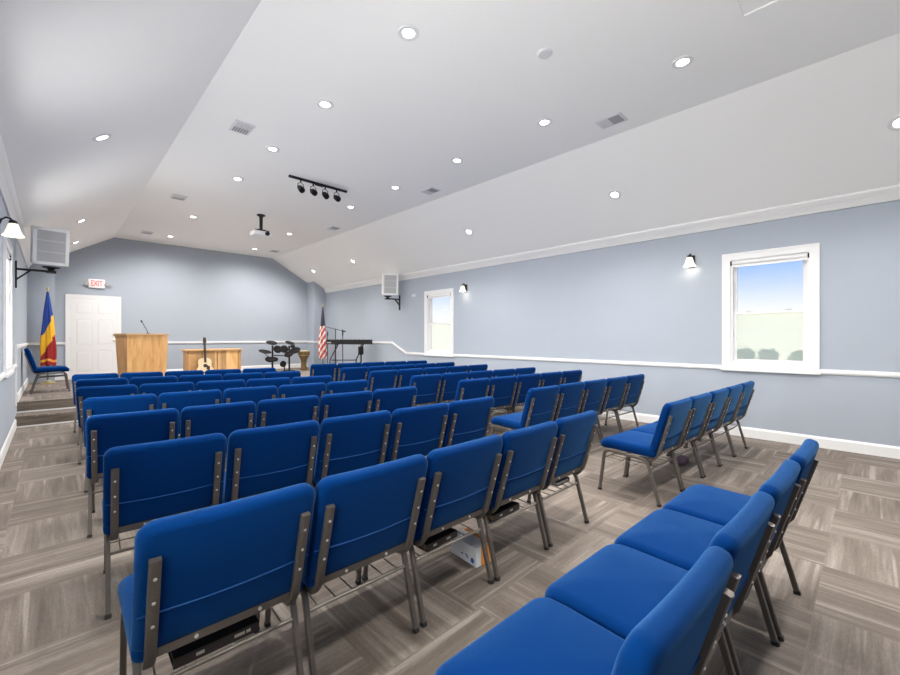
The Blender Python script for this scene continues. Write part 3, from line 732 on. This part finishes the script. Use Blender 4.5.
# low table
TB = tag(empty('communion_table', (3.17, 12.55, PZ)), 'low wooden table with plank front behind the acoustic guitar', 'table')
MB().box(-.70, .70, -.18, .30, .70, .745, bev=.006).build('table_top', M['oaktop'], TB, smooth=False)
MB().box(-.64, .64, -.12, -.09, .05, .70).build('plank_front', M['plank'], TB, smooth=False)
for s_ in (-1, 1): MB().box(s_ * .63 - .03, s_ * .63 + .03, -.13, .26, .0, .70).build('side_panel', M['oakd'], TB, smooth=False)
m = MB()
for x in (-.30, .06): m.box(x - .008, x + .008, -.124, -.119, .08, .68)
m.build('batten', M['pole'], TB, smooth=False)
# guitar leaning on the table
GT = tag(empty('acoustic_guitar', (2.885, 12.19, PZ)), 'pale acoustic guitar propped upright against the low table', 'guitar')
q = Matrix.Rotation(math.radians(-7), 4, 'X')
out = []
for i in range(40):
    t = i / 40 * 2 * PI
    z = .265 - .265 * math.cos(t); s_ = 1 if math.sin(t) >= 0 else -1
    zz = z / .53
    w = .205 * math.sqrt(max(0, 1 - ((zz - .34) / .34) ** 2)) if zz < .34 else (.205 - .065 * (1 - math.cos(PI * (zz - .34) / .27)) / 2 if zz < .61 else .14 + .012 * math.sin(PI * (zz - .61) / .39) if zz < .85 else .14 * math.sqrt(max(0, 1 - ((zz - .85) / .15) ** 2)))
    out.append((s_ * w, z))
MB().prism(out, -.05, .05, 'Y', q).build('body', M['spruce'], GT)
m = MB().lathe([(.048, 0), (.048, .002), (0, .002)], 20, q @ Matrix.Translation((0, -.05, .32)) @ Matrix.Rotation(PI / 2, 4, 'X'))
m.build('sound_hole', M['rosewood'], GT)
MB().prism([(.02, .22), (.1, .2), (.11, .29), (.05, .33), (.03, .28)], -.052, -.05, 'Y', q).build('pickguard', M['rosewood'], GT, smooth=False)
MB().box(-.075, .075, -.06, -.05, .13, .155, mtx=q).build('bridge', M['rosewood'], GT, smooth=False)
nk = MB().box(-.026, .026, -.062, -.035, .40, .92, mtx=q).build('neck', M['rosewood'], GT, smooth=False)
hd = MB().prism([(-.026, .915), (.026, .915), (.042, .95), (.036, 1.06), (-.036, 1.06), (-.042, .95)], -.055, -.037, 'Y', q).build('headstock', M['rosewood'], GT, smooth=False)
m = MB()
for s_ in (-1, 1):
    for z in (.965, 1.0, 1.035): m.tube([q @ Vector((s_ * .04, -.045, z)), q @ Vector((s_ * .06, -.045, z))], .006, 6)
m.build('tuning_pegs', M['silver'], hd)
# electronic drum kit
DK = tag(empty('electronic_drum_kit', (4.98, 12.75, PZ)), 'black electronic drum kit on a tube rack before the end wall', 'drum kit')
def U(px): return (px - 277) * .0304
DS = 1.2
m = MB()
for x, h in ((U(272), .82), (U(289), .80)): m.tube([(x, 0, 0), (x, 0, h)], .027, 8)
m.tube([(U(272), 0, .52), (U(289), 0, .48)], .016, 8); m.tube([(U(272), 0, .36), (U(262), -.1, .62)], .012, 6); m.tube([(U(289), 0, .45), (U(297), -.1, .66)], .012, 6)
for x in (U(272), U(289)):
    for a in (-1, 1): m.tube([(x, 0, .05), (x + a * .12, -.18, .012)], .014, 6); m.tube([(x, 0, .05), (x + a * .12, .18, .012)], .014, 6)
m.build('rack', M['black'], DK)
def disc(px, z, r, y, tl, tr, nm, t=.02):
    q = Matrix.Translation((U(px), y, z)) @ Matrix.Rotation(math.radians(tl), 4, 'X') @ Matrix.Rotation(math.radians(tr), 4, 'Y')
    MB().lathe([(0, -t), (r * DS * .92, -t), (r * DS, -t * .4), (r * DS, t * .4), (r * DS * .9, t), (r * DS * .3, t * 1.1), (0, t * 1.2)], 20, q).build(nm, M['pad'], DK)
disc(271, .90, .135, -.02, 22, 0, 'cymbal_pad', .012); disc(289.5, .89, .12, -.02, 22, 8, 'cymbal_pad', .012); disc(263.5, .64, .15, -.1, 18, 5, 'cymbal_pad', .012)
disc(277, .70, .105, -.02, 62, 0, 'drum_pad', .03); disc(283.5, .70, .105, -.02, 62, 0, 'drum_pad', .03); disc(268, .40, .12, -.14, 25, 0, 'drum_pad', .03)
disc(294, .66, .13, -.1, 25, -22, 'drum_pad', .025); disc(286.5, .54, .11, -.14, 25, -25, 'drum_pad', .025); disc(273, .40, .08, -.1, 30, 0, 'drum_pad', .03)
m = MB().lathe([(0, -.03), (.085, -.03), (.1, 0), (.085, .03), (0, .03)], 20, Matrix.Translation((U(282), -.05, .24)) @ Matrix.Rotation(PI / 2, 4, 'X'))
m.tube([(U(283), -.05, .22), (U(284), -.02, 0)], .018, 6); m.box(U(280), U(285), -.25, -.02, 0, .025)
m.build('kick_pad', M['pad'], DK)
MB().box(U(290) - .02, U(290) + .1, -.14, -.05, .74, .82, bev=.008).build('sound_module', M['blackp'], DK, smooth=False)
# djembe
DJ = tag(empty('djembe', (5.93, 13.0, PZ)), 'brown goblet shaped hand drum left of the striped flag', 'drum')
MB().lathe([(.0, 0), (.115, 0), (.12, .02), (.095, .10), (.085, .22), (.092, .32), (.13, .40), (.175, .48), (.19, .56), (.188, .62), (0, .62)], 28).build('shell', M['drumwood'], DJ)
MB().lathe([(.0, .62), (.186, .62), (.186, .628), (0, .63)], 28).build('drum_head', M['skin'], DJ)
m = MB()
for z, r in ((.60, .193), (.47, .176)): m.tube([(r * math.cos(2 * PI * i / 24), r * math.sin(2 * PI * i / 24), z) for i in range(25)], .007, 6, side=(0, 0, 1))
for i in range(24):
    a, b2 = 2 * PI * i / 24, 2 * PI * (i + .5) / 24
    m.tube([(.194 * math.cos(a), .194 * math.sin(a), .6), (.178 * math.cos(b2), .178 * math.sin(b2), .47)], .003, 4)
m.build('ropes', M['gold'], DJ)
# flags
def flag(name, x, y, H, lab, assign, mats, rmax, bottom, finial, sx=1.0, lean=0):
    F_ = tag(empty(name, (x, y, PZ)), lab, 'flag')
    MB().lathe([(.15, 0), (.15, .02), (.06, .05), (.03, .08), (.0, .08)], 20).build('base', M['gold'], F_)
    MB().tube([(0, 0, .04), (0, 0, H - .1)], .013, 8).build('pole', M['pole'], F_)
    MB().lathe([(.012, H - .1), (.02, H - .09), (.012, H - .07), (.024, H - .04), (.012, H), (0, H + .015)], 10).build('finial', M['gold'], F_)
    m = MB(); ns, nz = 56, 60; z1 = H - .12; rings = []
    for j in range(nz + 1):
        t = j / nz; z = z1 - (z1 - bottom) * t; rr = .02 + rmax * (1 - (1 - t) ** 1.6) * (1 - .22 * max(0, t - .75) / .25)
        ring = []
        for i in range(ns):
            a = 2 * PI * i / ns
            r_ = rr * (1 + (.20 * math.sin(5 * a + 2.2 * t) + .10 * math.sin(9 * a - 3 * t)) * min(1, t * 3))
            ring.append(m.bm.verts.new((sx * r_ * math.cos(a) + lean * t, r_ * math.sin(a) * .8, z + .02 * math.sin(3 * a) * t)))
        rings.append(ring)
    for j in range(nz):
        for i in range(ns):
            m.mi = assign(2 * PI * (i + .5) / ns, (j + .5) / nz)
            m._f([rings[j][i], rings[j][(i + 1) % ns], rings[j + 1][(i + 1) % ns], rings[j + 1][i]])
    m.build('cloth', mats, F_, angle=180)
def rom(a, t):
    x = math.cos(a)
    if .955 > t > .915 : return 3 if x > -.3 else 1
    s_ = t + .16 * (x + .0)
    if t < .06: return 0
    return 0 if s_ < .47 - .0 * x else (1 if s_ < .74 else 2)
flag('tricolor_flag', -.07, 13.22, 2.22, 'blue, yellow and red flag on a pole left of the white door', rom, [M['fblue'], M['yellow'], M['red'], M['fringe']], .118, .42, 'gold', lean=.0)
def usa(a, t):
    if t < .36: return 2
    return int(((t * 9 + a * 1.25 / PI * 2) % 1.25) / .70)
flag('striped_flag', 6.56, 12.92, 2.2, 'red and white striped flag with dark canton on a pole beside the keyboard', usa, [M['usred'], M['uswhite'], M['navy']], .112, .35, 'gold')
# keyboard on stand
ka = math.atan2(-.9, .92)
KB = tag(empty('keyboard', (6.32, 10.78, PZ + .86), ka), 'long black electric keyboard on a folding stand near the right corner', 'keyboard')
m = MB().box(-.65, .65, -.16, .16, .0, .14, bev=.012); m.build('case', M['blackp'], KB, smooth=False)
MB().box(-.58, .58, .02, .155, .13, .1415).build('white_keys', M['keyw'], KB, smooth=False)
m = MB()
for i in range(30):
    if i % 7 not in (2, 6): m.box(-.56 + i * .0385, -.545 + i * .0385, .02, .10, .14, .146)
m.build('black_keys', M['rosewood'], KB, smooth=False)
MB().box(-.62, -.5, -.163, -.158, .03, .07).build('rear_panel', M['greyplast'], KB, smooth=False)['label'] = 'small grey socket panel'
KS = tag(empty('keyboard_stand', (6.32, 10.78, PZ), ka), 'black metal stand with slanted legs under the keyboard', 'stand')
for x in (-.38, .38):
    m = MB().tube([(x, -.16, .845), (x, .16, .845)], .014, 4, square=True).tube([(x - .0, .14, .845), (x - .14, -.18, .42), (x - .16, -.2, .015)], .016, 6).tube([(x, -.14, .845), (x - .08, .2, .015)], .016, 6)
    m.tube([(x - .16, -.24, .015), (x - .08, .24, .015)], .015, 6); m.build('leg', M['black'], KS)
MB().tube([(-.50, -.17, .40), (.26, -.17, .40)], .013, 6).build('crossbar', M['black'], KS)
pc = tag(MB().pad(.16, .24, .03, .07, .025, .01, .01, lambda u, v, n: Vector((u, n - .04, v))).build('pouch', M['blackp'], loc=(6.44, 10.36, PZ + .56)), 'black pouch hanging below the right end of the keyboard', 'pouch')
MB().tube([(0, 0, .235), (0, .04, .275)], .006, 6).build('strap', M['blackp'], pc)
MB().tube([(0, .02, .02), (.005, .02, -.3), (0, .02, -.58)], .006, 6).build('cable', M['blackp'], pc)
# microphone stands
def mic_stand(x, y, h, boom, lab):
    S_ = tag(empty('microphone_stand', (x, y, PZ)), lab, 'microphone stand', 'microphone stands')
    MB().tube([(0, 0, .12), (0, 0, h)], .011, 8).build('pole', M['black'], S_)
    for k in range(3):
        a = 2 * PI * k / 3 + .4
        MB().tube([(0, 0, .16), (.20 * math.cos(a), .20 * math.sin(a), .01)], .009, 6).build('leg', M['black'], S_)
    if boom:
        MB().tube([(boom[0], 0, h + boom[1]), (boom[2], 0, h + boom[3])], .008, 6).build('boom_arm', M['black'], S_)
        e = Vector((boom[2], 0, h + boom[3])); b = Vector((boom[0], 0, h + boom[1])); d = (e - b).normalized()
        MB().tube([e, e + d * .14], .02, 8).build('microphone', M['blackp'], S_)
    else:
        MB().tube([(0, 0, h), (.0, 0, h + .13)], .02, 8).tube([(0, 0, h + .1), (0, 0, h + .19)], .008, 6).build('microphone', M['blackp'], S_)
mic_stand(6.53, 12.0, 1.34, (-.36, .06, .22, -.06), 'microphone stand with level boom behind the keyboard')
mic_stand(6.53, 11.55, 1.13, None, 'straight microphone stand rising behind the middle of the keyboard')
mic_stand(6.50, 12.47, 1.10, None, 'short black microphone stand between striped flag and boom stand')

# ------------------------------------------------------------------ outside
struct(MB().box(XR + .14, 40, -25, 40, -.3, -.1).build('ground_outside', M['lawn'], smooth=False), 'pale concrete yard outside the windows', 'ground')
struct(MB().box(11.0, 11.2, -12, 32, -.1, 1.92).build('wall_garden', M['garden'], smooth=False), 'cream wall outside the right windows', 'wall')
def shrub(x, y, z, r, lab, seed):
    rnd = random.Random(seed); m = MB()
    for i in range(260):
        a, b = rnd.uniform(0, 2 * PI), math.acos(rnd.uniform(-.6, 1)); rr = r * rnd.uniform(.5, 1)
        c = Vector((x + rr * math.sin(b) * math.cos(a), y + rr * math.sin(b) * math.sin(a), z + rr * .8 * math.cos(b)))
        d1 = Vector((rnd.gauss(0, 1), rnd.gauss(0, 1), rnd.gauss(0, 1))).normalized() * .07; d2 = d1.orthogonal().normalized() * .03
        vs = [m.bm.verts.new(c + v) for v in (-d1, d2, d1, -d2)]; m._f(vs)
    for k in range(3): m.tube([(x + .04 * k, y, -.1), (x + .1 * (k - 1), y + .08 * (k - 1), z)], .02, 6)
    tag(m.build('shrub', M['leaf'], smooth=False), lab, 'shrub', 'shrubs outside the near window')
shrub(9.0, 1.60, 1.08, .13, 'green shrub behind the frosted pane, left of three', 1)
shrub(9.0, 1.27, 1.08, .13, 'green shrub behind the frosted pane, middle of three', 2)
shrub(9.0, .84, 1.04, .15, 'green shrub behind the frosted pane, right of three', 3)

# ------------------------------------------------------------------ sky
w = bpy.data.worlds.new('sky'); sc.world = w; w.use_nodes = True
nt = w.node_tree; N, L = nt.nodes, nt.links
bg = N['Background']
tc = N.new('ShaderNodeTexCoord'); sx = N.new('ShaderNodeSeparateXYZ'); L.new(tc.outputs['Generated'], sx.inputs[0])
cr = N.new('ShaderNodeValToRGB'); e = cr.color_ramp.elements
e[0].position = 0.0; e[0].color = (.98, .94, .90, 1)
e[1].position = 1.0; e[1].color = (.55, .70, .95, 1)
k = e.new(.06); k.color = (.92, .94, .97, 1)
k = e.new(.15); k.color = (.30, .52, .93, 1)
L.new(sx.outputs['Z'], cr.inputs['Fac']); L.new(cr.outputs['Color'], bg.inputs['Color'])
bg.inputs['Strength'].default_value = 1.22

sun = bpy.data.lights.new('sun', 'SUN'); sun.energy = 4.6; sun.angle = math.radians(1); sun.color = (1, .96, .88)
so = bpy.data.objects.new('sun', sun); COL.objects.link(so); so.rotation_euler = Vector((.40, -.10, -.91)).to_track_quat('-Z', 'Y').to_euler(); so.location = (-6, 4, 14)
m = MB()  # unseen roof, added with eaves wide enough to block sun at the left windows
m.prism([(XL - 1.25, ZW - .62), (XL - 1.25, ZW - .50), (XC1 - .05, ZC + .35), (XC2 + .05, ZC + .35), (XR + 1.0, ZW - .40), (XR + 1.0, ZW - .52), (XC2 + .05, ZC + .24), (XC1 - .05, ZC + .24)], YO - .5, YB + .6)
struct(m.build('roof_added', M['riser'], smooth=False), 'added unseen roof, wide eaves keep the sun off the left windows', 'roof')
# ------------------------------------------------------------------ camera
cam = bpy.data.cameras.new('camera'); co = bpy.data.objects.new('camera', cam); COL.objects.link(co)
cam.sensor_width = 36; cam.lens = 410 / 900 * 36; cam.clip_start = .02
co.location = (0, 0, 1.4); co.rotation_euler = (PI / 2, 0, math.radians(-44.15))
sc.camera = co
vs = sc.view_settings
vs.view_transform = 'Standard'; vs.look = 'None'; vs.gamma = 1; vs.exposure = 0.30; vs.use_curve_mapping = False
sc.cycles.max_bounces = 12; sc.cycles.diffuse_bounces = 8; sc.cycles.transparent_max_bounces = 12
sc.cycles.sample_clamp_indirect = 4.0
sc.cycles.use_denoising = True
